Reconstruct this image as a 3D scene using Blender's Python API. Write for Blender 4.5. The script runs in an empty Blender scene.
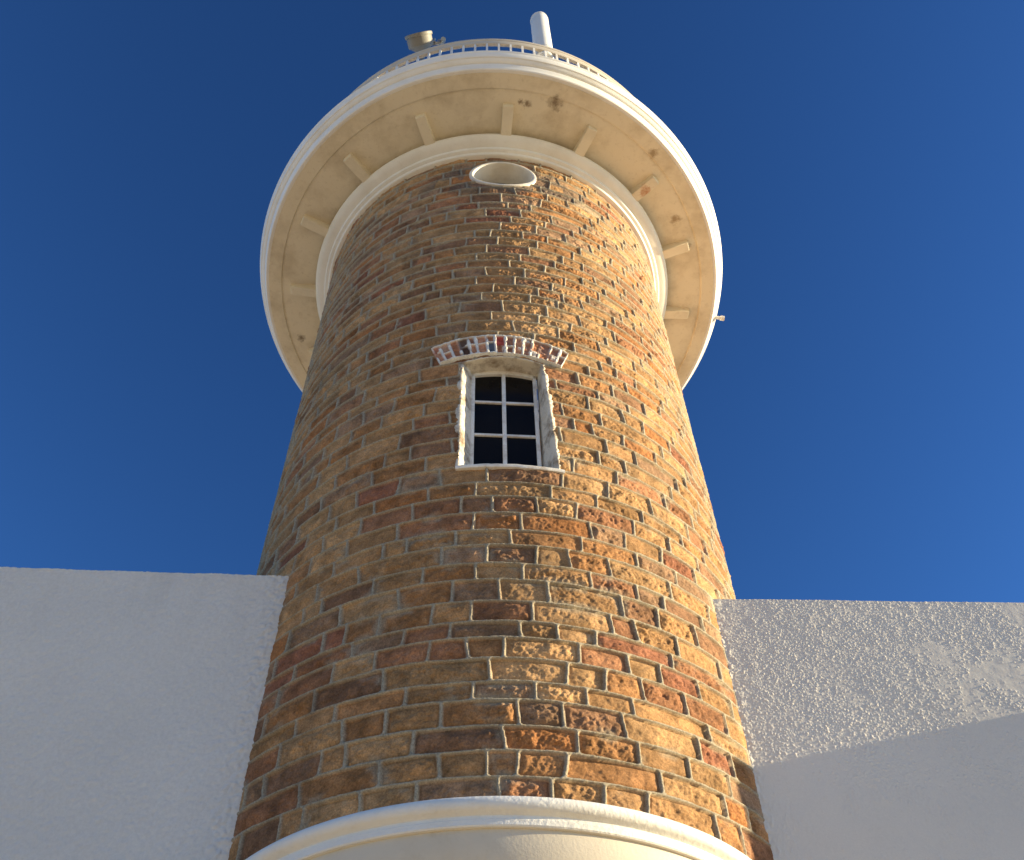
import bpy, bmesh, math, random
import numpy as np
from mathutils import Vector, Matrix

S = bpy.context.scene
COL = S.collection
rad = math.radians
PI = math.pi

# ------------------------------------------------------------------ camera
CAM = Vector((0, -10, 1.6))
F_PX, PITCH, YAW, ROLL = 960.0, 0.890183, 0.031486, -0.029086
fwd = Vector((math.sin(YAW) * math.cos(PITCH), math.cos(YAW) * math.cos(PITCH), math.sin(PITCH)))
r0 = Vector((math.cos(YAW), -math.sin(YAW), 0))
u0 = r0.cross(fwd)
rgt = math.cos(ROLL) * r0 + math.sin(ROLL) * u0
upv = -math.sin(ROLL) * r0 + math.cos(ROLL) * u0
cd = bpy.data.cameras.new('camera')
cd.sensor_fit = 'HORIZONTAL'
cd.sensor_width = 36.0
cd.lens = F_PX / 1024 * 36.0
cd.clip_start = 0.05
cd.clip_end = 20000
cam = bpy.data.objects.new('camera', cd)
COL.objects.link(cam)
cam.matrix_world = Matrix(((rgt.x, upv.x, -fwd.x, CAM.x), (rgt.y, upv.y, -fwd.y, CAM.y), (rgt.z, upv.z, -fwd.z, CAM.z), (0, 0, 0, 1)))
S.camera = cam

# ------------------------------------------------------------------ sky, sun, exposure
SUN_EL, SUN_TH = 12.2, 88.7          # bearing measured round the tower from the side facing the camera
sdir = Vector((math.cos(rad(SUN_EL)) * math.sin(rad(SUN_TH)), -math.cos(rad(SUN_EL)) * math.cos(rad(SUN_TH)), math.sin(rad(SUN_EL))))
W = bpy.data.worlds.new('World')
S.world = W
W.use_nodes = True
wn = W.node_tree.nodes
bg = wn['Background']
sky = wn.new('ShaderNodeTexSky')
sky.sky_type = 'NISHITA'
sky.sun_disc = False
sky.sun_elevation = rad(SUN_EL)
sky.sun_rotation = math.atan2(sdir.x, sdir.y)
sky.altitude = 300
sky.air_density = 1.0
sky.dust_density = 0.3
sky.ozone_density = 4.0
gam = wn.new('ShaderNodeGamma')                 # deepens the blue the way the phone's tone curve did
gam.inputs[1].default_value = 1.42
W.node_tree.links.new(sky.outputs[0], gam.inputs[0])
tint = wn.new('ShaderNodeMix'); tint.data_type = 'RGBA'; tint.blend_type = 'MULTIPLY'
tint.inputs[0].default_value = 1.0
tint.inputs[7].default_value = (0.82, 0.985, 1.07, 1)
W.node_tree.links.new(gam.outputs[0], tint.inputs[6])
W.node_tree.links.new(tint.outputs[2], bg.inputs[0])
bg.inputs[1].default_value = 0.050
sl = bpy.data.lights.new('sun', 'SUN')
sl.energy = 5.0
sl.angle = rad(0.5)
sl.color = (1.0, 0.83, 0.52)
sun = bpy.data.objects.new('sun', sl)
COL.objects.link(sun)
sun.rotation_euler = (-sdir).to_track_quat('-Z', 'Y').to_euler()
sun.location = (60, -5, 30)
S.view_settings.view_transform = 'Standard'
S.view_settings.look = 'None'
S.view_settings.gamma = 1.0
S.view_settings.exposure = 1.32
S.view_settings.use_curve_mapping = False

# ------------------------------------------------------------------ helpers
def tag(o, label=None, cat=None, group=None, kind=None):
    if label: o['label'] = label
    if cat: o['category'] = cat
    if group: o['group'] = group
    if kind: o['kind'] = kind
    return o

def empty(name, loc=(0, 0, 0)):
    o = bpy.data.objects.new(name, None)
    COL.objects.link(o)
    o.location = loc
    o.empty_display_size = 0.3
    return o

def link(name, me, mat, parent=None, sharp=35):
    o = bpy.data.objects.new(name, me)
    if mat is not None and len(me.materials) == 0:
        me.materials.append(mat)
    COL.objects.link(o)
    me.polygons.foreach_set('use_smooth', np.ones(len(me.polygons), dtype=bool))
    if sharp:
        me.set_sharp_from_angle(angle=rad(sharp))
    me.update()
    if parent is not None:
        o.parent = parent
        o.matrix_parent_inverse = Matrix.Translation(-Vector(abs_loc(parent)))
    return o

def abs_loc(o):
    v = Vector(o.location)
    p = o.parent
    while p is not None:
        v = v + Vector(p.location) * 0
        p = p.parent
    return v

def quads_mesh(name, co, quads):
    me = bpy.data.meshes.new(name)
    me.vertices.add(len(co))
    me.vertices.foreach_set('co', np.ascontiguousarray(co, dtype=np.float32).ravel())
    n = len(quads)
    me.loops.add(n * 4)
    me.polygons.add(n)
    me.loops.foreach_set('vertex_index', np.ascontiguousarray(quads, dtype=np.int32).ravel())
    me.polygons.foreach_set('loop_start', np.arange(0, n * 4, 4, dtype=np.int32))
    me.polygons.foreach_set('loop_total', np.full(n, 4, dtype=np.int32))
    me.update(calc_edges=True)
    return me

def set_col(me, rgb):
    at = me.color_attributes.new('Col', 'FLOAT_COLOR', 'POINT')
    c = np.ones((len(rgb), 4), dtype=np.float32)
    c[:, :3] = rgb
    at.data.foreach_set('color', c.ravel())

def bm_mesh(name, bm):
    me = bpy.data.meshes.new(name)
    bmesh.ops.recalc_face_normals(bm, faces=bm.faces)
    bm.to_mesh(me)
    bm.free()
    return me

def lathe(bm, prof, seg=192, center=(0, 0), closed=True, a0=0.0, a1=2 * PI, mat=0):
    """revolve (R, z) points; closed joins the last point to the first"""
    full = abs(a1 - a0 - 2 * PI) < 1e-6
    n = seg if full else seg + 1
    rings = []
    for i in range(n):
        a = a0 + (a1 - a0) * i / seg
        sx, cx = math.sin(a), -math.cos(a)
        rings.append([bm.verts.new((center[0] + r * sx, center[1] + r * cx, z)) for r, z in prof])
    m = len(prof)
    for i in range(seg):
        A, B = rings[i], rings[(i + 1) % n]
        for j in range(m if closed else m - 1):
            k = (j + 1) % m
            f = bm.faces.new((A[j], B[j], B[k], A[k]))
            f.material_index = mat
    if not full and closed:
        bm.faces.new(rings[0]); bm.faces.new(list(reversed(rings[-1])))
    return rings

def box(bm, M, x0, x1, y0, y1, z0, z1, bev=0.0):
    vs = [bm.verts.new(M @ Vector(p)) for p in ((x0, y0, z0), (x1, y0, z0), (x1, y1, z0), (x0, y1, z0), (x0, y0, z1), (x1, y0, z1), (x1, y1, z1), (x0, y1, z1))]
    fs = [bm.faces.new([vs[i] for i in q]) for q in ((0, 3, 2, 1), (4, 5, 6, 7), (0, 1, 5, 4), (1, 2, 6, 5), (2, 3, 7, 6), (3, 0, 4, 7))]
    if bev:
        es = list({e for f in fs for e in f.edges})
        bmesh.ops.bevel(bm, geom=es, offset=bev, segments=2, profile=0.5, affect='EDGES')

def tube(bm, p0, p1, r, seg=16, r1=None):
    p0, p1 = Vector(p0), Vector(p1)
    d = (p1 - p0)
    q = d.to_track_quat('Z', 'Y').to_matrix()
    r1 = r if r1 is None else r1
    A = [bm.verts.new(p0 + q @ Vector((r * math.cos(2 * PI * i / seg), r * math.sin(2 * PI * i / seg), 0))) for i in range(seg)]
    B = [bm.verts.new(p1 + q @ Vector((r1 * math.cos(2 * PI * i / seg), r1 * math.sin(2 * PI * i / seg), 0))) for i in range(seg)]
    for i in range(seg):
        bm.faces.new((A[i], A[(i + 1) % seg], B[(i + 1) % seg], B[i]))
    bm.faces.new(list(reversed(A))); bm.faces.new(B)

def radial(th, R=0.0, z=0.0):
    """local frame: x along the wall, y inward, z up, at bearing th (degrees) on radius R"""
    a = rad(th)
    return Matrix(((math.cos(a), -math.sin(a), 0, R * math.sin(a)), (math.sin(a), math.cos(a), 0, -R * math.cos(a)), (0, 0, 1, z), (0, 0, 0, 1)))

def _hash(ix, iy, seed):
    h = (ix.astype(np.uint32) * np.uint32(374761393) + iy.astype(np.uint32) * np.uint32(668265263) + np.uint32((seed * 2246822519) & 0xffffffff))
    h = (h ^ (h >> np.uint32(13))) * np.uint32(1274126177)
    h = (h ^ (h >> np.uint32(15))) * np.uint32(2246822519)
    return ((h ^ (h >> np.uint32(16))) & np.uint32(0xffffff)).astype(np.float32) / np.float32(0xffffff)

def vn(x, y, seed=0):
    fx, fy = np.floor(x), np.floor(y)
    ix, iy = fx.astype(np.int64), fy.astype(np.int64)
    tx, ty = (x - fx), (y - fy)
    tx = tx * tx * tx * (tx * (tx * 6 - 15) + 10); ty = ty * ty * ty * (ty * (ty * 6 - 15) + 10)
    a = _hash(ix, iy, seed); b = _hash(ix + 1, iy, seed); c = _hash(ix, iy + 1, seed); d = _hash(ix + 1, iy + 1, seed)
    return (a + (b - a) * tx + (c - a) * ty + (a - b - c + d) * tx * ty) * 2 - 1

def fbm(x, y, f, octv, seed, gain=0.5):
    v = 0; amp = 1; tot = 0
    for o in range(octv):
        v = v + amp * vn(x * f + 13.7 * o, y * f - 7.1 * o, seed + o)
        tot += amp; amp *= gain; f *= 2.03
    return v / tot

def sstep(a, b, x):
    t = np.clip((x - a) / (b - a), 0, 1)
    return t * t * (3 - 2 * t)

# ------------------------------------------------------------------ materials
def new_mat(name):
    m = bpy.data.materials.new(name)
    m.use_nodes = True
    nt = m.node_tree
    return m, nt, nt.nodes['Principled BSDF'], nt.nodes, nt.links

def noise_node(nt, scale, detail=6, rough=0.6, coord='Object', vec=None):
    n = nt.nodes.new('ShaderNodeTexNoise')
    n.inputs['Scale'].default_value = scale
    n.inputs['Detail'].default_value = detail
    n.inputs['Roughness'].default_value = rough
    if vec is None:
        tc = nt.nodes.new('ShaderNodeTexCoord')
        vec = tc.outputs[coord]
    nt.links.new(vec, n.inputs['Vector'])
    return n

def ramp(nt, src, p0, p1, c0=(0, 0, 0, 1), c1=(1, 1, 1, 1)):
    r = nt.nodes.new('ShaderNodeValToRGB')
    r.color_ramp.elements[0].position = p0
    r.color_ramp.elements[1].position = p1
    r.color_ramp.elements[0].color = c0
    r.color_ramp.elements[1].color = c1
    nt.links.new(src, r.inputs[0])
    return r

def mix(nt, fac, a, b):
    m = nt.nodes.new('ShaderNodeMix')
    m.data_type = 'RGBA'
    for inp, v in ((m.inputs[0], fac), (m.inputs[6], a), (m.inputs[7], b)):
        if hasattr(v, 'is_output'):
            nt.links.new(v, inp)
        elif isinstance(v, (int, float)):
            inp.default_value = v
        else:
            inp.default_value = (*v, 1)
    return m.outputs[2]

def math_node(nt, op, a, b=None):
    m = nt.nodes.new('ShaderNodeMath')
    m.operation = op
    for i, v in ((0, a), (1, b)):
        if v is None: continue
        if hasattr(v, 'is_output'): nt.links.new(v, m.inputs[i])
        else: m.inputs[i].default_value = v
    return m.outputs[0]

def bump(nt, bs, src, strength, dist):
    b = nt.nodes.new('ShaderNodeBump')
    b.inputs['Strength'].default_value = strength
    b.inputs['Distance'].default_value = dist
    nt.links.new(src, b.inputs['Height'])
    nt.links.new(b.outputs[0], bs.inputs['Normal'])

def paint(name, base, dirt, amount=0.5, rough=0.6, dscale=1.3, bscale=60, bstr=0.25, spots=(), fine=None):
    """weathered paint; spots = (x, y, z, radius, colour) stains of their own shape"""
    m, nt, bs, N, L = new_mat(name)
    n1 = noise_node(nt, dscale, 9, 0.66)
    f = ramp(nt, n1.outputs['Fac'], 0.46, 0.74)
    c = mix(nt, math_node(nt, 'MULTIPLY', f.outputs[0], amount), base, dirt)
    n2 = noise_node(nt, dscale * 9, 6, 0.7)
    f2 = ramp(nt, n2.outputs['Fac'], 0.56, 0.72)
    c = mix(nt, math_node(nt, 'MULTIPLY', f2.outputs[0], amount * 0.45), c, dirt)
    tc = N.new('ShaderNodeTexCoord')
    for (x, y, z, r, colr) in spots:
        vm = N.new('ShaderNodeVectorMath'); vm.operation = 'DISTANCE'
        L.new(tc.outputs['Object'], vm.inputs[0]); vm.inputs[1].default_value = (x, y, z)
        nn = noise_node(nt, 1.6 / r, 6, 0.7)
        d = math_node(nt, 'ADD', math_node(nt, 'DIVIDE', vm.outputs['Value'], r), math_node(nt, 'MULTIPLY', math_node(nt, 'SUBTRACT', nn.outputs['Fac'], 0.5), 2.6))
        fr = ramp(nt, d, 0.2, 1.15, (1, 1, 1, 1), (0, 0, 0, 1))
        c = mix(nt, math_node(nt, 'MULTIPLY', fr.outputs[0], 0.8), c, colr)
    L.new(c, bs.inputs['Base Color'])
    bs.inputs['Roughness'].default_value = rough
    bs.inputs['Specular IOR Level'].default_value = 0.3
    n3 = noise_node(nt, bscale, 5, 0.6)
    bump(nt, bs, n3.outputs['Fac'], bstr, 0.01)
    return m

def col_mat(name, rough=0.9, fscale=70, famt=0.5, bstr=0.5, bdist=0.01):
    """surface whose own colours sit in the mesh attribute, with fine grain on top"""
    m, nt, bs, N, L = new_mat(name)
    a = N.new('ShaderNodeAttribute'); a.attribute_name = 'Col'
    n = noise_node(nt, fscale, 6, 0.7)
    f = ramp(nt, n.outputs['Fac'], 0.3, 0.7, (1 - famt, 1 - famt, 1 - famt, 1), (1 + famt * 0.5,) * 3 + (1,))
    mm = N.new('ShaderNodeMix'); mm.data_type = 'RGBA'; mm.blend_type = 'MULTIPLY'
    mm.inputs[0].default_value = 1.0
    L.new(a.outputs['Color'], mm.inputs[6]); L.new(f.outputs[0], mm.inputs[7])
    L.new(mm.outputs[2], bs.inputs['Base Color'])
    bs.inputs['Roughness'].default_value = rough
    bs.inputs['Specular IOR Level'].default_value = 0.08
    n2 = noise_node(nt, fscale * 1.7, 6, 0.75)
    bump(nt, bs, n2.outputs['Fac'], bstr, bdist)
    return m

M_STONE = col_mat('rough_stone', 0.92, 60, 0.5, 0.8, 0.014)
M_ARCH = col_mat('arch_brick', 0.9, 70, 0.35, 0.4, 0.006)
M_STUCCO_S = col_mat('smooth_stucco', 0.9, 32, 0.09, 0.75, 0.008)
M_STUCCO_R = col_mat('rough_stucco', 1.0, 60, 0.06, 0.3, 0.004)
M_WHITE = paint('white_band_paint', (0.84, 0.825, 0.785), (0.46, 0.40, 0.30), 0.28, 0.55, 1.4)
M_SOFFIT = paint('cream_soffit_paint', (0.78, 0.70, 0.54), (0.38, 0.29, 0.17), 0.6, 0.7, 1.4, 40, 0.2,
                 spots=((1.08, -3.95, 18.08, 0.16, (0.16, 0.10, 0.05)), (0.62, -3.93, 18.08, 0.09, (0.17, 0.11, 0.06)), (0.50, -3.97, 18.08, 0.06, (0.16, 0.1, 0.05)),
                        (3.45, -1.75, 18.08, 0.12, (0.3, 0.2, 0.1)), (-3.9, 0.9, 18.08, 0.10, (0.14, 0.09, 0.05)), (2.9, -3.05, 18.06, 0.12, (0.30, 0.21, 0.11)), (3.75, -1.2, 18.06, 0.08, (0.25, 0.17, 0.09))))
M_BRACK = paint('bracket_paint', (0.79, 0.72, 0.57), (0.40, 0.31, 0.19), 0.4, 0.7, 1.2, 40, 0.2,
                spots=((2.80, -2.40, 17.86, 0.17, (0.40, 0.12, 0.02)), (2.83, -2.45, 17.86, 0.09, (0.34, 0.09, 0.015))))
M_CANOPY = paint('canopy_paint', (0.64, 0.57, 0.46), (0.42, 0.33, 0.20), 0.45, 0.6, 0.9, 50, 0.2,
                 spots=((-1.45, -3.55, 4.66, 0.22, (0.42, 0.34, 0.2)), (-1.05, -3.95, 4.66, 0.10, (0.40, 0.32, 0.2))))
M_BEAD = paint('moulding_whitewash', (0.78, 0.76, 0.71), (0.52, 0.45, 0.34), 0.35, 0.65, 2.0, 26, 0.6)
M_RAIL = paint('railing_paint', (0.58, 0.52, 0.43), (0.40, 0.32, 0.22), 0.4, 0.5, 3.0)
M_FRAME = paint('window_frame_paint', (0.80, 0.78, 0.74), (0.30, 0.19, 0.10), 0.6, 0.5, 5.0)
M_PLASTER = paint('reveal_plaster', (0.70, 0.64, 0.54), (0.22, 0.15, 0.09), 1.25, 0.9, 5.0, 45, 1.0)
M_RIM = paint('round_window_paint', (0.76, 0.73, 0.67), (0.42, 0.34, 0.22), 0.45, 0.6, 2.0)
M_ANT = paint('antenna_plastic', (0.74, 0.74, 0.72), (0.5, 0.48, 0.44), 0.2, 0.4, 2.0, 30, 0.05)
M_DISH = paint('dish_grey', (0.22, 0.21, 0.185), (0.26, 0.24, 0.2), 0.5, 0.5, 3.0, 30, 0.1)

def metal(name, c, rough=0.45):
    m, nt, bs, N, L = new_mat(name)
    n = noise_node(nt, 9, 6, 0.7)
    L.new(mix(nt, n.outputs['Fac'], [v * 0.7 for v in c], [min(1, v * 1.25) for v in c]), bs.inputs['Base Color'])
    bs.inputs['Metallic'].default_value = 0.7
    bs.inputs['Roughness'].default_value = rough
    return m
M_STEEL = metal('galvanised_steel', (0.35, 0.34, 0.32))

def glass_mat():
    m, nt, bs, N, L = new_mat('dark_window_glass')
    n = noise_node(nt, 2.0, 4, 0.5)
    L.new(mix(nt, n.outputs['Fac'], (0.004, 0.004, 0.005), (0.012, 0.011, 0.010)), bs.inputs['Base Color'])
    bs.inputs['Roughness'].default_value = 0.2
    bs.inputs['Specular IOR Level'].default_value = 0.1
    return m
M_GLASS = glass_mat()

# ------------------------------------------------------------------ ground
def ground():
    m, nt, bs, N, L = new_mat('pale_sandy_paving')
    n = noise_node(nt, 0.7, 8, 0.65)
    L.new(mix(nt, n.outputs['Fac'], (0.50, 0.39, 0.24), (0.62, 0.49, 0.31)), bs.inputs['Base Color'])
    bs.inputs['Roughness'].default_value = 0.95
    n2 = noise_node(nt, 30, 5, 0.6)
    bump(nt, bs, n2.outputs['Fac'], 0.4, 0.02)
    bm = bmesh.new()
    rings = [0, 4, 8, 14, 25, 60, 200, 800, 4000]
    prev = None
    for R in rings[1:]:
        cur = [bm.verts.new((R * math.cos(2 * PI * i / 64), R * math.sin(2 * PI * i / 64), 0)) for i in range(64)]
        if prev is None:
            bm.faces.new(cur)
        else:
            for i in range(64):
                bm.faces.new((prev[i], cur[i], cur[(i + 1) % 64], prev[(i + 1) % 64]))
        prev = cur
    o = link('ground', bm_mesh('ground', bm), m, sharp=0)
    tag(o, kind='structure')
ground()

# ------------------------------------------------------------------ lighthouse
R = 3.1103
Z_TOP = 17.95
TH_W = 3.45                                  # bearing of the window
Z_SILL, Z_HEAD = 9.49, 11.55                 # window opening
HW = 0.565
def hw_right(z):
    return 0.535 - 0.050 * (z - Z_SILL)
TH_O, Z_O, R_O = 3.5, 17.0, 0.525            # round window
tower = empty('lighthouse', (0, 0, 0))
tag(tower, 'round lighthouse tower of rough ochre stone with a white gallery on top', 'lighthouse')

MORTAR = np.array((0.46, 0.395, 0.29), dtype=np.float32)
PALETTE = [((0.45, 0.285, 0.135), 8), ((0.43, 0.245, 0.11), 6), ((0.375, 0.205, 0.11), 4), ((0.49, 0.325, 0.16), 6), ((0.37, 0.25, 0.15), 3), ((0.31, 0.19, 0.11), 2), ((0.44, 0.22, 0.09), 1.5), ((0.60, 0.49, 0.33), 0.3), ((0.35, 0.17, 0.10), 1.2)]

def stone_field(s, z, seed=3):
    """height and colour of the coursed rubble facing at arc length s, height z (flat arrays)"""
    rng = np.random.default_rng(seed)
    zc = [0.0]
    while zc[-1] < 19:
        zc.append(zc[-1] + rng.choice([0.185, 0.21, 0.23, 0.25, 0.275, 0.31], p=[.14, .22, .25, .21, .12, .06]))
    zc = np.array(zc)
    zw = z + 0.030 * fbm(s, z, 0.45, 2, 11) + 0.010 * fbm(s, z, 2.6, 2, 15)
    sw = s + 0.012 * fbm(s, z, 3.0, 2, 19)
    k = np.clip(np.searchsorted(zc, zw) - 1, 0, len(zc) - 2)
    order = np.argsort(k, kind='stable')
    ks = k[order]
    starts = np.searchsorted(ks, np.arange(len(zc)))
    h = np.zeros(len(s), np.float32)
    col = np.zeros((len(s), 3), np.float32)
    pal = np.array([p[0] for p in PALETTE]); pw = np.array([p[1] for p in PALETTE], float); pw /= pw.sum()
    wj = fbm(s, z, 1.7, 2, 23)
    rock = fbm(s, z, 10.0, 5, 31, 0.72)
    rock2 = 1 - np.abs(fbm(s, z, 16.0, 4, 41, 0.7)) * 2.4
    big = fbm(s, z, 4.0, 2, 47)
    ero = fbm(s, z, 1.1, 3, 53)
    tint = fbm(s, z, 6.0, 4, 61, 0.6)
    smear = fbm(s, z, 3.2, 4, 71, 0.55)
    grit = vn(s * 60, z * 60, 81)
    vein = fbm(s, z, 19.0, 3, 85, 0.65)
    prevb = None
    for c in range(len(zc) - 1):
        b = [-10.4 + rng.uniform(0, .5)]
        while b[-1] < 10.4:
            nb = b[-1] + float(np.clip(rng.normal(0.47, 0.13), 0.24, 0.85)) * (1.0 if zc[c + 1] - zc[c] > .19 else 1.1)
            if prevb is not None:
                near = prevb[np.argmin(np.abs(prevb - nb))]
                if abs(near - nb) < 0.10:
                    nb = near + 0.12 + 0.06 * rng.random()
            b.append(nb)
        b = np.array(b); prevb = b
        sl_ = rng.normal(0, 0.06, len(b))
        ci = rng.choice(len(pal), len(b), p=pw)
        val = rng.uniform(0.78, 1.10, len(b))
        rf = rng.uniform(0.35, 1.25, len(b))
        tx = rng.normal(0, 0.02, len(b)); lift = rng.normal(0, 0.005, len(b))
        hgt = zc[c + 1] - zc[c]
        ix = order[starts[c]:(starts[c + 1] if c + 1 < len(starts) else len(order))]
        if len(ix) == 0: continue
        S_, Z_ = sw[ix], zw[ix]
        j = np.clip(np.searchsorted(b, S_) - 1, 0, len(b) - 2)
        zm = Z_ - zc[c] - hgt / 2
        dl = S_ - b[j] - sl_[j] * zm
        dr = b[j + 1] + sl_[j + 1] * zm - S_
        over = dl < 0; j = np.where(over, np.maximum(j - 1, 0), j)
        over2 = dr < 0; j = np.where(over2, np.minimum(j + 1, len(b) - 2), j)
        dl, dr = np.abs(dl), np.abs(dr)
        hv = 0.0155 + 0.006 * wj[ix]; hz = 0.0120 + 0.004 * wj[ix]
        ex = np.minimum(dl, dr) - hv
        ez = np.minimum(Z_ - zc[c], zc[c + 1] - Z_) - hz
        rr = 0.022
        ax, az = rr - ex, rr - ez
        e = np.where((ax > 0) & (az > 0), rr - np.hypot(ax, az), np.minimum(ex, ez))
        m = 1 - sstep(-0.005, 0.007, e)
        q = np.maximum(e, 0)
        dome = 1 - np.exp(-q / 0.034)
        width = dl + dr
        sh = lift[j] - 0.010 + dome * rf[j] * (0.016 + 0.032 * rock[ix] + 0.013 * rock2[ix] + 0.012 * big[ix]) + tx[j] * (dl / width - 0.5) * dome
        mh = 0.024 - 0.010 * sstep(0.25, 0.7, ero[ix]) + 0.003 * grit[ix] + 0.004 * tint[ix]
        sh = sh - 0.013 * np.exp(-(q / 0.013) ** 2) * sstep(-0.5, 0.2, wj[ix] + 0.4 * tint[ix])
        h[ix] = sh * (1 - m) + np.maximum(mh, sh * 0.6) * m
        base = pal[ci[j]] * np.array((1.11, 0.99, 0.97)) * val[j][:, None]
        t = tint[ix][:, None]
        base = base * (1 + 0.52 * t + 0.22 * vein[ix][:, None]) + np.array((0.03, 0.012, 0.0)) * rock[ix][:, None]
        gl = sstep(0.18, 0.55, smear[ix]) * (1 - sstep(0.02, 0.085, q)) * 0.6 + 0.10 * (1 - sstep(0.0, 0.028, q))
        dk = 0.30 * sstep(0.30, 0.7, -smear[ix]) * dome
        base = base * (1 - dk)[:, None]
        mm = np.clip(np.maximum(m, gl), 0, 1)[:, None]
        mc = MORTAR * (1 + 0.14 * tint[ix] + 0.08 * grit[ix])[:, None]
        col[ix] = base * (1 - mm) + mc * mm
    return h, np.clip(col, 0.01, 0.9)

A_L, A_R = -0.0577, 0.0318          # bearings and heights of the two rendered walls
Y_L, Y_R = -2.0604, -2.0958
zL, zR = 8.747, 8.524
def build_shaft():
    dth = 0.0112 / R
    front = np.arange(rad(-112), rad(112), dth)
    back = np.linspace(front[-1] + dth, 2 * PI + front[0], 130, endpoint=False)
    th = np.concatenate([front, back])
    zs = list(np.arange(0.0, 4.4, 0.06))
    zz = 4.4
    while zz < Z_TOP:
        zs.append(zz)
        zz += 0.0088 + 0.0040 * max(0, (zz - 5) / 13)
    zs.append(Z_TOP)
    zs = np.array(zs)
    # bring one row and one column of points onto the edges of the window opening
    nt_, nz = len(th), len(zs)
    T, Z = np.meshgrid(th, zs)
    Tw = np.where(T > PI, T - 2 * PI, T)
    sarc = (R * Tw).ravel().astype(np.float64); zf = Z.ravel()
    h, col = stone_field(sarc, zf)
    # blue grey blocks either side of the round window
    do = np.hypot((Tw.ravel() - rad(TH_O)) * R / 1.9, (zf - (Z_O - 0.1)) / 0.75)
    g = (sstep(1.0, 0.55, do) * (fbm(sarc, zf, 3.5, 2, 91) > -0.1) * 0.6)[:, None]
    grey = np.array((0.16, 0.15, 0.14))
    lum = col.mean(1, keepdims=True)
    col = col * (1 - g) + (grey * (0.5 + lum * 1.8)) * g
    uw0 = sarc - rad(TH_W) * R  # terminator shade and dark stones below the window, painted into the stone colour
    sill_shade = sstep(0.55, 0.0, np.abs(uw0 - 0.10 + 0.18 * fbm(sarc, zf, 1.4, 3, 103))) * sstep(Z_SILL, Z_SILL - 0.15, zf) * sstep(6.6, 8.6, zf)
    sill_shade = sill_shade * np.clip(0.55 + 0.9 * fbm(sarc * 2.2, zf * 0.55, 2.0, 4, 107), 0, 1)
    col = col * (1 - 0.5 * sill_shade[:, None]) + np.array((0.09, 0.075, 0.055)) * 0.5 * sill_shade[:, None]
    streak = sstep(0.25, 0.75, fbm(sarc * 2.0, zf * 0.30, 1.6, 4, 111)) * 0.30
    col = col * (1 - streak[:, None]) + np.array((0.13, 0.10, 0.07)) * streak[:, None]
    # plaster pushed flat round the openings
    uw = (Tw.ravel() - rad(TH_W)) * R
    # bedded flush where the rendered walls meet the tower
    xx, yy = R * np.sin(T.ravel()), -R * np.cos(T.ravel())
    yw_ = np.where(xx < 0, Y_L + math.tan(A_L) * -xx, Y_R + math.tan(A_R) * xx)
    flat = 0.75 * sstep(0.12, 0.02, np.abs(yy - yw_)) * (zf < np.where(xx < 0, zL, zR) + 0.05)
    h = h * (1 - flat) + 0.012 * flat
    Rr = R + h
    co = np.stack([Rr * np.sin(T.ravel()), -Rr * np.cos(T.ravel()), zf], 1)
    idx = np.arange(nt_ * nz).reshape(nz, nt_)
    a = idx[:-1, :]; b = np.roll(idx, -1, 1)[:-1, :]; c = np.roll(idx, -1, 1)[1:, :]; d = idx[1:, :]
    q = np.stack([a.ravel(), b.ravel(), c.ravel(), d.ravel()], 1)
    uc = (Tw - rad(TH_W)) * R
    inside = (uc > -HW - 0.01) & (uc < hw_right(Z) + 0.01) & (Z > Z_SILL) & (Z < Z_HEAD + 0.01 - 0.09 * (uc / HW) ** 2)
    uo = (Tw - rad(TH_O)) * R
    inside |= (np.hypot(uo, (Z - Z_O) / 0.82) < R_O)
    ins = inside.ravel()
    keep = ~(ins[q].all(1))
    me = quads_mesh('stone_wall', co, q[keep])
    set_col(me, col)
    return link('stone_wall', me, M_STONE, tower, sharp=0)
build_shaft()

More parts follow.
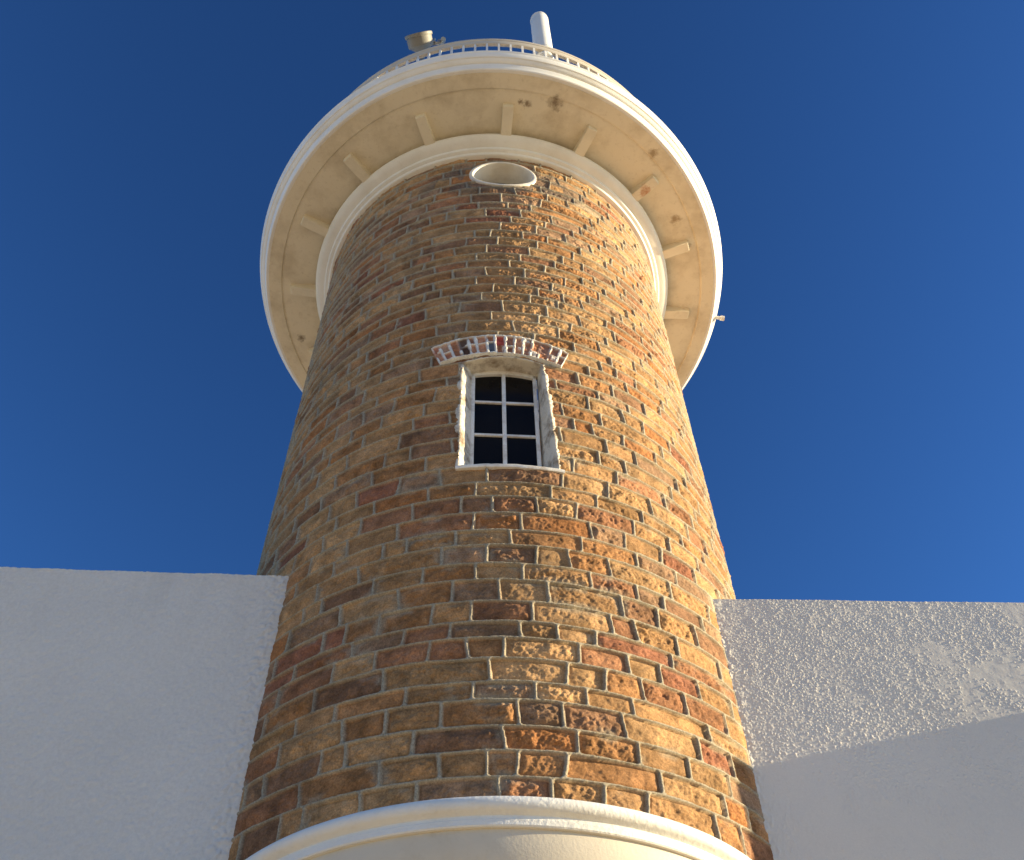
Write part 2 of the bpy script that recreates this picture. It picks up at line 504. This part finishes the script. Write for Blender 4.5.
# brick arch over the window
def arch():
    nu, nv = 330, 60
    U, V = np.meshgrid(np.linspace(0, 1, nu), np.linspace(0, 1, nv))
    def crv(u, th0, th1, z0, zm, z1):
        t = 2 * u - 1
        zz = zm + (z1 - z0) / 2 * t + ((z0 + z1) / 2 - zm) * t * t
        return th0 + (th1 - th0) * u, zz
    tl, zl = crv(U, -12.1, 15.9, 11.47, 11.585, 11.46)
    tu, zu = crv(U, -14.6, 18.1, 11.84, 12.0, 11.80)
    th = tl + (tu - tl) * V; z = zl + (zu - zl) * V
    n = 15
    rng = np.random.default_rng(8)
    b = np.linspace(0, 1, n + 1); b[1:-1] += rng.normal(0, 0.006, n - 1)
    j = np.clip(np.searchsorted(b, U) - 1, 0, n - 1)
    half = rng.choice([0.0, 0.42, 0.55, 0.62], n, p=[0.35, 0.2, 0.25, 0.2])
    uu, vv = U * 1.75, V * 0.42
    nz = fbm(uu, vv, 9, 3, 5)
    du = np.minimum(U - b[j], b[j + 1] - U) * 1.75 - 0.017 - 0.011 * nz
    dv = np.minimum(V, 1 - V) * 0.42 - 0.026 - 0.016 * nz
    dh = np.where(half[j] > 0, np.abs(V - half[j]) * 0.42 - 0.012, 1)
    e = np.minimum(np.minimum(du, dv), dh)
    m = (1 - sstep(-0.006, 0.010, e)) * (1 - 0.85 * sstep(0.12, 0.4, fbm(uu, vv, 5.5, 3, 12)) * (dv > 0))
    rock = fbm(uu, vv, 22, 4, 9)
    m = np.maximum(m, 0.8 * sstep(0.28, 0.5, fbm(uu, vv, 7.5, 3, 14)) * (U > 0.3))
    h = 0.010 * rock + 0.008 + m * (0.030 + 0.006 * nz)
    edge = np.minimum(np.minimum(U, 1 - U) * 1.75, np.minimum(V, 1 - V) * 0.42)
    h = np.where(edge <= 1e-6, -0.06, h)
    pal = np.array([(0.34, 0.15, 0.08), (0.46, 0.23, 0.14), (0.38, 0.16, 0.10), (0.44, 0.26, 0.17), (0.30, 0.15, 0.10)])
    ci = rng.choice(5, (2, n)); ci[0, 3] = 4
    cc = pal[np.where(V < np.where(half[j] > 0, half[j], 2), ci[0][j], ci[1][j])]
    dark = (j == 3)[..., None] * 0.75
    cc = cc * (1 - dark) + np.array((0.012, 0.011, 0.012)) * dark
    bl = ((j == 6) & (V < half[j]))[..., None]
    cc = np.where(bl, np.array((0.10, 0.12, 0.15)), cc)
    rd = ((j == 7) & (V > 0.5))[..., None]
    cc = np.where(rd, np.array((0.40, 0.08, 0.06)), cc)
    cc = cc * 1.2 * (1 + 0.4 * rock)[..., None]
    mor = np.array((0.76, 0.73, 0.67)) * (1 + 0.25 * nz)[..., None]
    c = cc * (1 - m)[..., None] + mor * m[..., None]
    Rr = R + 0.022 + h
    a = np.radians(th)
    co = np.stack([Rr * np.sin(a), -Rr * np.cos(a), z], -1).reshape(-1, 3)
    idx = np.arange(nu * nv).reshape(nv, nu)
    q = np.stack([idx[:-1, :-1].ravel(), idx[:-1, 1:].ravel(), idx[1:, 1:].ravel(), idx[1:, :-1].ravel()], 1)
    me = quads_mesh('brick_arch', co, q)
    set_col(me, np.clip(c.reshape(-1, 3), 0.005, 0.9))
    o = link('brick_arch', me, M_ARCH, tower, sharp=0)
arch()

# window: ragged plaster surround, sill, frame, six panes
def surf(u, z, h):
    """point on the tower at arc offset u from the window's middle, height h off the stone radius"""
    a = rad(TH_W) + u / R
    return Vector(((R + h) * math.sin(a), -(R + h) * math.cos(a), z))

def window():
    rng = random.Random(5)
    # splayed plaster reveal: a loft from the ragged lip on the stone to the frame
    n_side, n_top = 170, 48
    path = []
    for i in range(n_side):
        path.append((-HW, Z_SILL + (Z_HEAD - 0.09 - Z_SILL) * i / (n_side - 1), (-1, 0)))
    for i in range(1, n_top):
        t = -1 + 2 * i / n_top
        path.append((HW * t if t < 0 else hw_right(Z_HEAD - 0.09) * t, Z_HEAD - 0.09 * t * t, (0, 1)))
    for i in range(n_side):
        zr_ = Z_HEAD - 0.09 - (Z_HEAD - 0.09 - Z_SILL) * i / (n_side - 1)
        path.append((hw_right(zr_), zr_, (1, 0)))
    bm = bmesh.new()
    FU0, FU1 = -0.440, 0.375           # frame's outer edges in u
    rows = []
    for (u, z, (nx, nz)) in path:
        nn = float(vn(np.array([u * 9.0 + 3 * nx]), np.array([z * 6.0]), 7)[0]) * 0.5 + float(vn(np.array([u * 30.0 + nx]), np.array([z * 25.0]), 9)[0]) * 0.3 + float(vn(np.array([u * 30.0 + nx]), np.array([z * 70.0]), 19)[0]) * 0.25
        lip = 0.028 + 0.055 * nn if nx else 0.02
        t = u / HW if u < 0 else (u / hw_right(Z_HEAD - 0.09) if nz else 1.0)
        iu = (FU0 + FU1 + 0.05) / 2 + t * (FU1 + 0.05 - FU0) / 2
        iz = z + (0.02 if nz else 0)
        if nx: iz = Z_SILL + (z - Z_SILL) * ((Z_HEAD + 0.02 - 0.09) - Z_SILL) / (Z_HEAD - 0.09 - Z_SILL)
        P = [surf(u + nx * lip, z + nz * 0.02, 0.0),
             surf(u + nx * lip * 0.8, z + nz * 0.015, 0.024 + 0.012 * nn),
             surf(u + nx * 0.005, z, 0.026 + 0.010 * nn),
             surf(u - nx * (0.018 + 0.01 * nn), z - nz * 0.004, 0.012 + 0.010 * nn)]
        for k in range(1, 5):
            w = k / 4
            j = 0.007 * float(vn(np.array([k * 3.1 + nx * 5 + u * 7]), np.array([z * 14.0]), 13)[0]) * (1 if k < 4 else 0)
            P.append(surf((u - nx * 0.018) * (1 - w) + iu * w + nx * j, z * (1 - w) + iz * w, 0.010 - 0.25 * w))
        rows.append([bm.verts.new(p) for p in P])
    for A, B in zip(rows, rows[1:]):
        for k in range(len(A) - 1):
            bm.faces.new((A[k], A[k + 1], B[k + 1], B[k]))
    surround = link('window', bm_mesh('window', bm), M_PLASTER, tower, sharp=0)
    # sill
    bm = bmesh.new()
    prev = None
    for i in range(41):
        u = -HW - 0.03 + (2 * HW + 0.06) * i / 40
        jj = 0.004 * float(vn(np.array([u * 25.0]), np.array([1.0]), 3)[0])
        ring = [bm.verts.new(surf(u, zz + jj, hh)) for hh, zz in ((-0.3, Z_SILL - 0.05), (0.036, Z_SILL - 0.05), (0.046, Z_SILL - 0.035), (0.046, Z_SILL - 0.012), (0.034, Z_SILL), (-0.3, Z_SILL + 0.03))]
        if prev:
            for k in range(6):
                bm.faces.new((prev[k], prev[(k + 1) % 6], ring[(k + 1) % 6], ring[k]))
        else:
            bm.faces.new(ring)
        prev = ring
    bm.faces.new(list(reversed(prev)))
    link('sill', bm_mesh('sill', bm), M_FRAME, surround, sharp=40)
    # frame in a flat plane 0.24 m in
    M = radial(TH_W, R - 0.24, 0)
    zb, zt = Z_SILL + 0.03, Z_HEAD + 0.015
    bm = bmesh.new()
    box(bm, M, FU0, FU0 + 0.045, -0.03, 0.05, zb, zt - 0.07, 0.005)
    box(bm, M, FU1 - 0.045, FU1, -0.03, 0.05, zb, zt - 0.07, 0.005)
    # arched head
    hd = []
    for i in range(21):
        u = FU0 + (FU1 - FU0) * i / 20
        t = (u - (FU0 + FU1) / 2) / ((FU1 - FU0) / 2)
        zz = zt - 0.02 - 0.07 * t * t
        hd.append([bm.verts.new(M @ Vector(p)) for p in ((u, -0.03, zz - 0.045), (u, -0.03, zz + 0.05), (u, 0.05, zz + 0.05), (u, 0.05, zz - 0.045))])
    for A, B in zip(hd, hd[1:]):
        for k in range(4):
            bm.faces.new((A[k], B[k], B[(k + 1) % 4], A[(k + 1) % 4]))
    bm.faces.new(hd[0]); bm.faces.new(list(reversed(hd[-1])))
    box(bm, M, FU0 + 0.003, FU1 - 0.003, -0.028, 0.048, zb - 0.03, zb + 0.045, 0.005)
    um = (FU0 + FU1) / 2 - 0.005
    box(bm, M, um - 0.024, um + 0.024, -0.024, 0.03, zb + 0.02, zt - 0.04, 0.004)
    trs = (10.30, 10.93)
    for zc in trs:
        box(bm, M, FU0 + 0.02, FU1 - 0.02, -0.017, 0.026, zc - 0.018, zc + 0.018, 0.004)
    link('frame', bm_mesh('frame', bm), M_FRAME, surround, sharp=40)
    us = (FU0 + 0.02, um, FU1 - 0.02); zs = (zb + 0.02, trs[0], trs[1], zt - 0.01)
    for a in range(2):
        for c in range(3):
            bm = bmesh.new()
            box(bm, M, us[a] + 0.002, us[a + 1] - 0.002, 0.008, 0.014, zs[c] + 0.002, zs[c + 1] - 0.002)
            link('pane', bm_mesh('pane', bm), M_GLASS, surround)
window()

# round window: white tube through the wall with dark glass deep inside
def round_window():
    a0 = rad(TH_O)
    seg = 96
    bm = bmesh.new()
    prof = ((R_O + 0.05, 0.0), (R_O + 0.045, 0.036), (R_O + 0.01, 0.045), (R_O - 0.012, 0.036), (R_O - 0.02, 0.0), (R_O - 0.035, -0.55))
    rings = []
    for i in range(seg):
        t = 2 * PI * i / seg
        row = []
        for rr, h in prof:
            u, z = rr * math.sin(t), Z_O + 0.82 * rr * math.cos(t)
            if h > -0.1:
                a = a0 + u / R
                row.append(bm.verts.new(((R + h) * math.sin(a), -(R + h) * math.cos(a), z)))
            else:
                row.append(bm.verts.new(radial(TH_O, R - 0.6, 0) @ Vector((u, 0, z))))
        rings.append(row)
    for i in range(seg):
        A, B = rings[i], rings[(i + 1) % seg]
        for k in range(len(prof) - 1):
            bm.faces.new((A[k], B[k], B[k + 1], A[k + 1]))
    rw = link('round_window', bm_mesh('round_window', bm), M_RIM, tower, sharp=40)
    bm = bmesh.new()
    M = radial(TH_O, R - 0.33, Z_O)
    f = [bm.verts.new(M @ Vector((0.51 * math.cos(2 * PI * i / 64), 0, 0.417 * math.sin(2 * PI * i / 64)))) for i in range(64)]
    g = [bm.verts.new(M @ Vector((0.51 * math.cos(2 * PI * i / 64), 0.012, 0.417 * math.sin(2 * PI * i / 64)))) for i in range(64)]
    bm.faces.new(f); bm.faces.new(list(reversed(g)))
    for i in range(64):
        bm.faces.new((f[i], g[i], g[(i + 1) % 64], f[(i + 1) % 64]))
    link('pane', bm_mesh('pane', bm), M_GLASS, rw)
round_window()

# stepped white cornice under the gallery
ZG = 18.08
bm = bmesh.new()
cpts = [(2.95, 17.69), (3.15, 17.69), (3.18, 17.698), (3.195, 17.715), (3.20, 17.74), (3.222, 17.745), (3.255, 17.758), (3.268, 17.78), (3.27, 17.805), (3.294, 17.81), (3.36, 17.83), (3.42, 17.86), (3.452, 17.90), (3.458, 17.94), (3.445, 17.955), (3.20, 18.0), (2.95, 18.0)]
lathe(bm, cpts, 256)
link('cornice', bm_mesh('cornice', bm), M_WHITE, tower, sharp=30)

# gallery slab
gal_prof = [(2.6, 18.47), (2.6, ZG + 0.0370), (4.30, ZG + 0.0370), (4.40, ZG - 0.006), (4.425, ZG - 0.012), (4.452, ZG - 0.008), (4.468, ZG + 0.0089), (4.474, ZG + 0.0370), (4.486, ZG + 0.0740), (4.500, ZG + 0.0999), (4.503, ZG + 0.1147), (4.488, ZG + 0.1221),
            (4.490, ZG + 0.1317), (4.512, ZG + 0.1362), (4.535, ZG + 0.1480), (4.556, ZG + 0.1739), (4.572, ZG + 0.1887), (4.566, ZG + 0.1961), (4.590, ZG + 0.2035), (4.612, ZG + 0.2442), (4.622, ZG + 0.3108), (4.634, ZG + 0.3256), (4.640, ZG + 0.3478), (4.634, ZG + 0.3700), (4.60, 18.47)]
bm = bmesh.new()
lathe(bm, gal_prof, 320)
for v in bm.verts: v.co.y = v.co.y * 1.07 + 0.24
gal = link('gallery', bm_mesh('gallery', bm), M_WHITE, tower, sharp=30)
bm = bmesh.new()
lathe(bm, [(2.9, ZG + 0.02), (3.40, ZG + 0.015), (4.10, ZG - 0.01), (4.125, ZG - 0.004), (4.135, ZG + 0.002), (4.15, ZG + 0.002), (4.156, ZG - 0.018), (4.165, ZG - 0.026), (4.398, ZG - 0.016), (4.40, ZG + 0.04), (2.9, ZG + 0.045)], 256)
for v in bm.verts: v.co.y = v.co.y * 1.07 + 0.24
link('soffit', bm_mesh('soffit', bm), M_SOFFIT, gal, sharp=25)
first = None
for k in range(16):
    bm = bmesh.new()
    M = radial(4.2 + 22.5 * k, 0, 0)
    w = 0.092
    # beam whose underside rises towards its outer end
    P = [(-3.22, ZG - 0.10), (-3.30, ZG - 0.20), (-3.94, ZG - 0.125), (-3.955, ZG - 0.085), (-3.955, ZG + 0.02), (-3.22, ZG + 0.025)]
    L_ = [bm.verts.new(M @ Vector((-w, y, z))) for y, z in P]
    R_ = [bm.verts.new(M @ Vector((w, y, z))) for y, z in P]
    bm.faces.new(L_); bm.faces.new(list(reversed(R_)))
    for i in range(len(P)):
        bm.faces.new((L_[i], R_[i], R_[(i + 1) % len(P)], L_[(i + 1) % len(P)]))
    bmesh.ops.bevel(bm, geom=[e for e in bm.edges], offset=0.008, segments=2, affect='EDGES')
    link('bracket', bm_mesh('bracket', bm), M_BRACK, gal, sharp=40)
bm = bmesh.new()
M = radial(97.0, 0, 18.30)
tube(bm, M @ Vector((0, -4.55, 0)), M @ Vector((0, -4.76, -0.01)), 0.035, 14)
tube(bm, M @ Vector((0, -4.72, -0.01)), M @ Vector((0, -4.79, -0.012)), 0.052, 14)
link('drain_spout', bm_mesh('drain_spout', bm), M_FRAME, gal, sharp=40)

# raised kerb and railing, set back from the rim
bm = bmesh.new()
lathe(bm, [(3.9, 18.45), (4.30, 18.45), (4.30, 19.38), (4.27, 19.42), (3.93, 19.42), (3.9, 19.38)], 192)
link('kerb', bm_mesh('kerb', bm), M_WHITE, gal, sharp=35)
RR = 4.17
bm = bmesh.new()
lathe(bm, [(RR - 0.03, 20.55), (RR + 0.02, 20.55), (RR + 0.025, 20.56), (RR + 0.025, 20.70), (RR + 0.04, 20.72), (RR + 0.04, 20.78), (RR + 0.02, 20.80), (RR - 0.04, 20.80), (RR - 0.04, 20.56)], 256)
rail = link('railing', bm_mesh('railing', bm), M_RAIL, tower, sharp=35)
NB = 116
def bal_bm(bm, th):
    box(bm, radial(th, RR, 0), -0.019, 0.019, -0.019, 0.019, 19.41, 20.56)
rest = bmesh.new()
for k in range(NB):
    th = 2.0 + 360.0 / NB * k
    thw = (th + 180) % 360 - 180
    if abs(thw - 2) <= 360.0 / NB * 49.5:
        bm = bmesh.new(); bal_bm(bm, th)
        link('baluster', bm_mesh('baluster', bm), M_FRAME, rail)
    else:
        bal_bm(rest, th)
o = link('balusters', bm_mesh('balusters', rest), M_FRAME, rail)
o['kind'] = 'stuff'

# half-round porch at the foot of the tower: beaded cornice over a coved drum
CY, CR, CZ = -2.206, 2.252, 4.823
bm = bmesh.new()
bead = [(CR - 0.052 + 0.055 * math.cos(t), CZ - 0.035 + 0.055 * math.sin(t)) for t in np.linspace(rad(-75), rad(100), 12)]
cove = [(CR - 0.36 + 0.28 * math.sin(t), CZ - 0.60 + 0.43 * math.cos(t) * 0 + 0.43 * (1 - math.cos(t)) ) for t in np.linspace(0, rad(90), 16)]
prof = [(0.02, 0.0), (CR - 0.36, 0.0)] + cove + [(CR - 0.078, CZ - 0.168), (CR - 0.3, CZ - 0.10), (0.02, CZ - 0.10)]
lathe(bm, prof, 256, (0.0, CY))
can = link('round_porch', bm_mesh('round_porch', bm), M_CANOPY, tower, sharp=35)
bm = bmesh.new()
prof = [(CR - 0.3, CZ - 0.172), (CR - 0.078, CZ - 0.172), (CR - 0.055, CZ - 0.172), (CR - 0.048, CZ - 0.163), (CR - 0.048, CZ - 0.128), (CR - 0.054, CZ - 0.122), (CR - 0.055, CZ - 0.100)] + bead + [(CR - 0.3, CZ + 0.02), (CR - 0.6, CZ + 0.05), (0.02, CZ + 0.07), (0.02, CZ - 0.09), (CR - 0.3, CZ - 0.09)]
lathe(bm, prof, 256, (0.0, CY))
link('moulding', bm_mesh('moulding', bm), M_BEAD, can, sharp=35)

# ------------------------------------------------------------------ rendered walls either side
def grains(x, z, cell, seed, dens, hmin, hmax, thr):
    """stucco grit: scattered little cones, thicker in drifts"""
    out = np.zeros(len(x), np.float32)
    gx, gz = np.floor(x / cell).astype(np.int64), np.floor(z / cell).astype(np.int64)
    for dx in (-1, 0, 1):
        for dz in (-1, 0, 1):
            cx, cz = gx + dx, gz + dz
            px = (cx + _hash(cx, cz, seed)) * cell
            pz = (cz + _hash(cx, cz, seed + 1)) * cell
            on = _hash(cx, cz, seed + 2) < np.clip(dens + 0.95 * fbm(px, pz, 1.7, 4, 14) + thr, 0.02, 0.98)
            rr = cell * (0.35 + 0.5 * _hash(cx, cz, seed + 3))
            hh = hmin + (hmax - hmin) * _hash(cx, cz, seed + 4) ** 2
            d = np.hypot(x - px, z - pz) / rr
            out = np.maximum(out, np.where(on, hh * np.clip(1 - d, 0, 1), 0))
    return out

def wall(name, mat, side, y_at0, ang, ztop, xs, zs, depth, x_far, rough):
    X, Z = np.meshgrid(xs, zs)
    nx, nz = len(xs), len(zs)
    xf, zf = X.ravel(), Z.ravel()
    if rough:
        h = np.maximum(grains(xf, zf, 0.021, 5, 0.28, 0.002, 0.009, 0.0), grains(xf, zf, 0.0145, 25, 0.36, 0.001, 0.006, 0.0))
        h += 0.004 * fbm(xf, zf, 1.2, 2, 77) + 0.002 * fbm(xf, zf, 11, 3, 78)
        sh = fbm(xf, zf, 0.9, 4, 79)
        c = np.array((0.70, 0.66, 0.60)) * (1 + 0.05 * sh)[:, None]
    else:
        h = 0.006 * fbm(xf, zf, 26, 3, 87) + 0.010 * fbm(xf, zf, 1.1, 2, 88) + 0.003 * fbm(xf, zf, 60, 1, 89)
        sh = fbm(xf, zf, 0.8, 4, 90)
        c = np.array((0.72, 0.68, 0.625)) * (1 + 0.05 * sh)[:, None]
        stn = sstep(0.25, 0.8, fbm(xf, zf, 0.45, 3, 95))[:, None] * 0.35
        c = c * (1 - 0.05 * sstep(0.0, 0.6, fbm(xf * 3.0, zf * 0.25, 1.5, 4, 101)) * sstep(ztop - 1.4, ztop, zf))[:, None]
        c = c * (1 - stn) + np.array((0.58, 0.52, 0.45)) * stn
    # thicker ragged render where the wall runs into the round stone tower
    ef = sstep(0.20, 0.0, np.abs(np.abs(xf) - 2.31))
    h = h + ef * (0.03 * np.abs(fbm(xf, zf, 16, 4, 97)) - 0.004)
    ztopn = zf + np.where(zf > ztop - 1e-6, 0.006 * fbm(xf, zf * 0, 3.0, 3, 99), 0)
    front = np.stack([xf, y_at0 + math.tan(ang) * np.abs(xf) - h, ztopn], 1)
    # rounded arris, top, end, back
    fr = front.reshape(nz, nx, 3)
    top1 = fr[-1] + np.array((0, 0.02, 0.012)); top2 = fr[-1] * np.array((1, 0, 1)) + np.array((0, 0, 0.012)); top2[:, 1] = y_at0 + math.tan(ang) * np.abs(xs) + depth
    bot2 = top2 * np.array((1, 1, 0))
    co = np.concatenate([front, top1, top2, bot2])
    cl = np.concatenate([c, c[-nx:], c[-nx:], c[:nx]])
    idx = np.arange(nx * nz + 3 * nx).reshape(nz + 3, nx)
    q = np.stack([idx[:-1, :-1].ravel(), idx[:-1, 1:].ravel(), idx[1:, 1:].ravel(), idx[1:, :-1].ravel()], 1)
    me = quads_mesh(name, co, q)
    # end caps
    bm = bmesh.new(); bm.from_mesh(me)
    bm.verts.ensure_lookup_table()
    for col_i in (0, nx - 1):
        loop = [bm.verts[i] for i in idx[:, col_i]]
        try: bm.faces.new(loop)
        except ValueError: pass
    bmesh.ops.recalc_face_normals(bm, faces=bm.faces)
    bm.to_mesh(me); bm.free()
    set_col(me, cl)
    return link(name, me, mat, None, sharp=50)

xs = np.concatenate([np.linspace(-26, -7, 16), np.arange(-6.8, -5.45, 0.12), np.arange(-5.4, -1.75, 0.013)])
zs = np.concatenate([np.linspace(0, 4.6, 10), np.arange(4.8, 5.45, 0.1), np.arange(5.5, zL - 0.004, 0.013), [zL]])
o = wall('rendered_wall', M_STUCCO_S, -1, Y_L, A_L, zL, xs, zs, 5.0, -26, False)
tag(o, 'smooth white rendered wall left of the stone tower, all of it in shade', 'wall', kind='thing')
xs = np.concatenate([np.arange(1.9, 6.2, 0.006), np.arange(6.4, 7.9, 0.1), np.linspace(8, 22, 8)])
zs = np.concatenate([np.linspace(0, 4.6, 10), np.arange(4.8, 5.45, 0.1), np.arange(5.5, 6.3, 0.014), np.arange(6.3, zR - 0.004, 0.006), [zR]])
o = wall('rendered_wall', M_STUCCO_R, 1, Y_R, A_R, zR, xs, zs, 5.0, 22, True)
tag(o, 'coarse white stucco wall right of the tower, crossed by a slanting shadow edge', 'wall', kind='thing')
# unseen block added out of view, sized to cast the slanting shadow edge
bm = bmesh.new()
xw = 8.0
yw = Y_R + math.tan(A_R) * xw
zsh = 7.115 + math.tan(rad(SUN_EL)) * (xw - 5.222)
box(bm, Matrix.Identity(4), xw, 22.0, yw - 0.55, yw + 4.5, 0.0, zsh, 0.01)
link('unseen_shadow_caster', bm_mesh('unseen_shadow_caster', bm), M_CANOPY, o, sharp=40)

# ------------------------------------------------------------------ aerials on the gallery
def dish():
    base = Vector((-1.36, -3.76, 19.42))
    t = empty('dish_antenna', base)
    tag(t, 'grey drum shaped dish antenna on a mast at the gallery rail', 'antenna')
    bm = bmesh.new()
    tube(bm, base, base + Vector((0, 0, 2.30)), 0.045, 14)
    tube(bm, base, base + Vector((0, 0, 0.03)), 0.14, 14)
    link('mast', bm_mesh('mast', bm), M_STEEL, t, sharp=40)
    c = base + Vector((-0.06, -0.18, 2.0))
    ax = Vector((-0.22, -0.92, 0.36)).normalized()
    qm = ax.to_track_quat('Z', 'Y').to_matrix()
    bm = bmesh.new()
    pr = [(0.03, -0.22), (0.13, -0.21), (0.235, -0.12), (0.262, -0.10), (0.265, 0.12), (0.285, 0.125), (0.29, 0.14), (0.29, 0.19), (0.28, 0.20), (0.15, 0.205), (0.02, 0.207)]
    seg = 48
    rings = [[bm.verts.new(c + qm @ Vector((0.97 * r_ * math.cos(2 * PI * i / seg), 0.97 * r_ * math.sin(2 * PI * i / seg), 0.8 * z_))) for i in range(seg)] for r_, z_ in pr]
    for A, B in zip(rings, rings[1:]):
        for i in range(seg):
            bm.faces.new((A[i], A[(i + 1) % seg], B[(i + 1) % seg], B[i]))
    bm.faces.new(list(reversed(rings[0]))); bm.faces.new(rings[-1])
    link('drum', bm_mesh('drum', bm), M_DISH, t, sharp=35)
    bm = bmesh.new()
    p = base + Vector((0.04, -0.05, 2.1))
    tube(bm, p, c, 0.03, 10)
    box(bm, Matrix.Translation(p), -0.07, 0.07, -0.07, 0.07, -0.10, 0.10, 0.01)
    tube(bm, p + Vector((0.0, -0.02, 0.05)), p + Vector((0.34, -0.06, 0.10)), 0.022, 10)
    for k, (dx, dz) in enumerate(((0.14, 0.10), (0.24, 0.04), (0.33, 0.12))):
        q = p + Vector((dx, -0.06, dz))
        tube(bm, q, q + Vector((0.03, -0.03, 0.12)), 0.032, 10)
        tube(bm, q + Vector((-0.05, -0.03, -0.03)), q + Vector((0.06, -0.02, 0.0)), 0.024, 8)
    tube(bm, p + Vector((0.33, -0.06, 0.1)), p + Vector((0.36, -0.16, 0.02)), 0.05, 12)
    link('mounting_bracket', bm_mesh('mounting_bracket', bm), M_STEEL, t, sharp=40)
dish()

def radome():
    th, rr = 15.0, 4.00
    base = Vector((rr * math.sin(rad(th)), -rr * math.cos(rad(th)), 19.42))
    t = empty('mast_antenna', base)
    tag(t, 'tall white cylindrical antenna standing upright above the gallery rail', 'antenna')
    bm = bmesh.new()
    lathe(bm, [(0.001, 1.05), (0.17, 1.05), (0.188, 1.07), (0.192, 1.10), (0.192, 3.74), (0.188, 3.765), (0.175, 3.78), (0.001, 3.785)], 48, (base.x, base.y), closed=False)
    for v in bm.verts: v.co.z += base.z
    link('radome', bm_mesh('radome', bm), M_ANT, t, sharp=50)
    bm = bmesh.new()
    tube(bm, base, base + Vector((0, 0, 1.10)), 0.06, 16)
    tube(bm, base, base + Vector((0, 0, 0.03)), 0.20, 20)
    link('mounting_post', bm_mesh('mounting_post', bm), M_STEEL, t, sharp=40)
    for z0, z1 in ((1.5, 1.56), (3.66, 3.69)):
        bm = bmesh.new()
        lathe(bm, [(0.186, z0), (0.197, z0), (0.197, z1), (0.186, z1)], 48, (base.x, base.y))
        for v in bm.verts: v.co.z += base.z
        link('clamp_band', bm_mesh('clamp_band', bm), M_ANT, t, sharp=50)
radome()
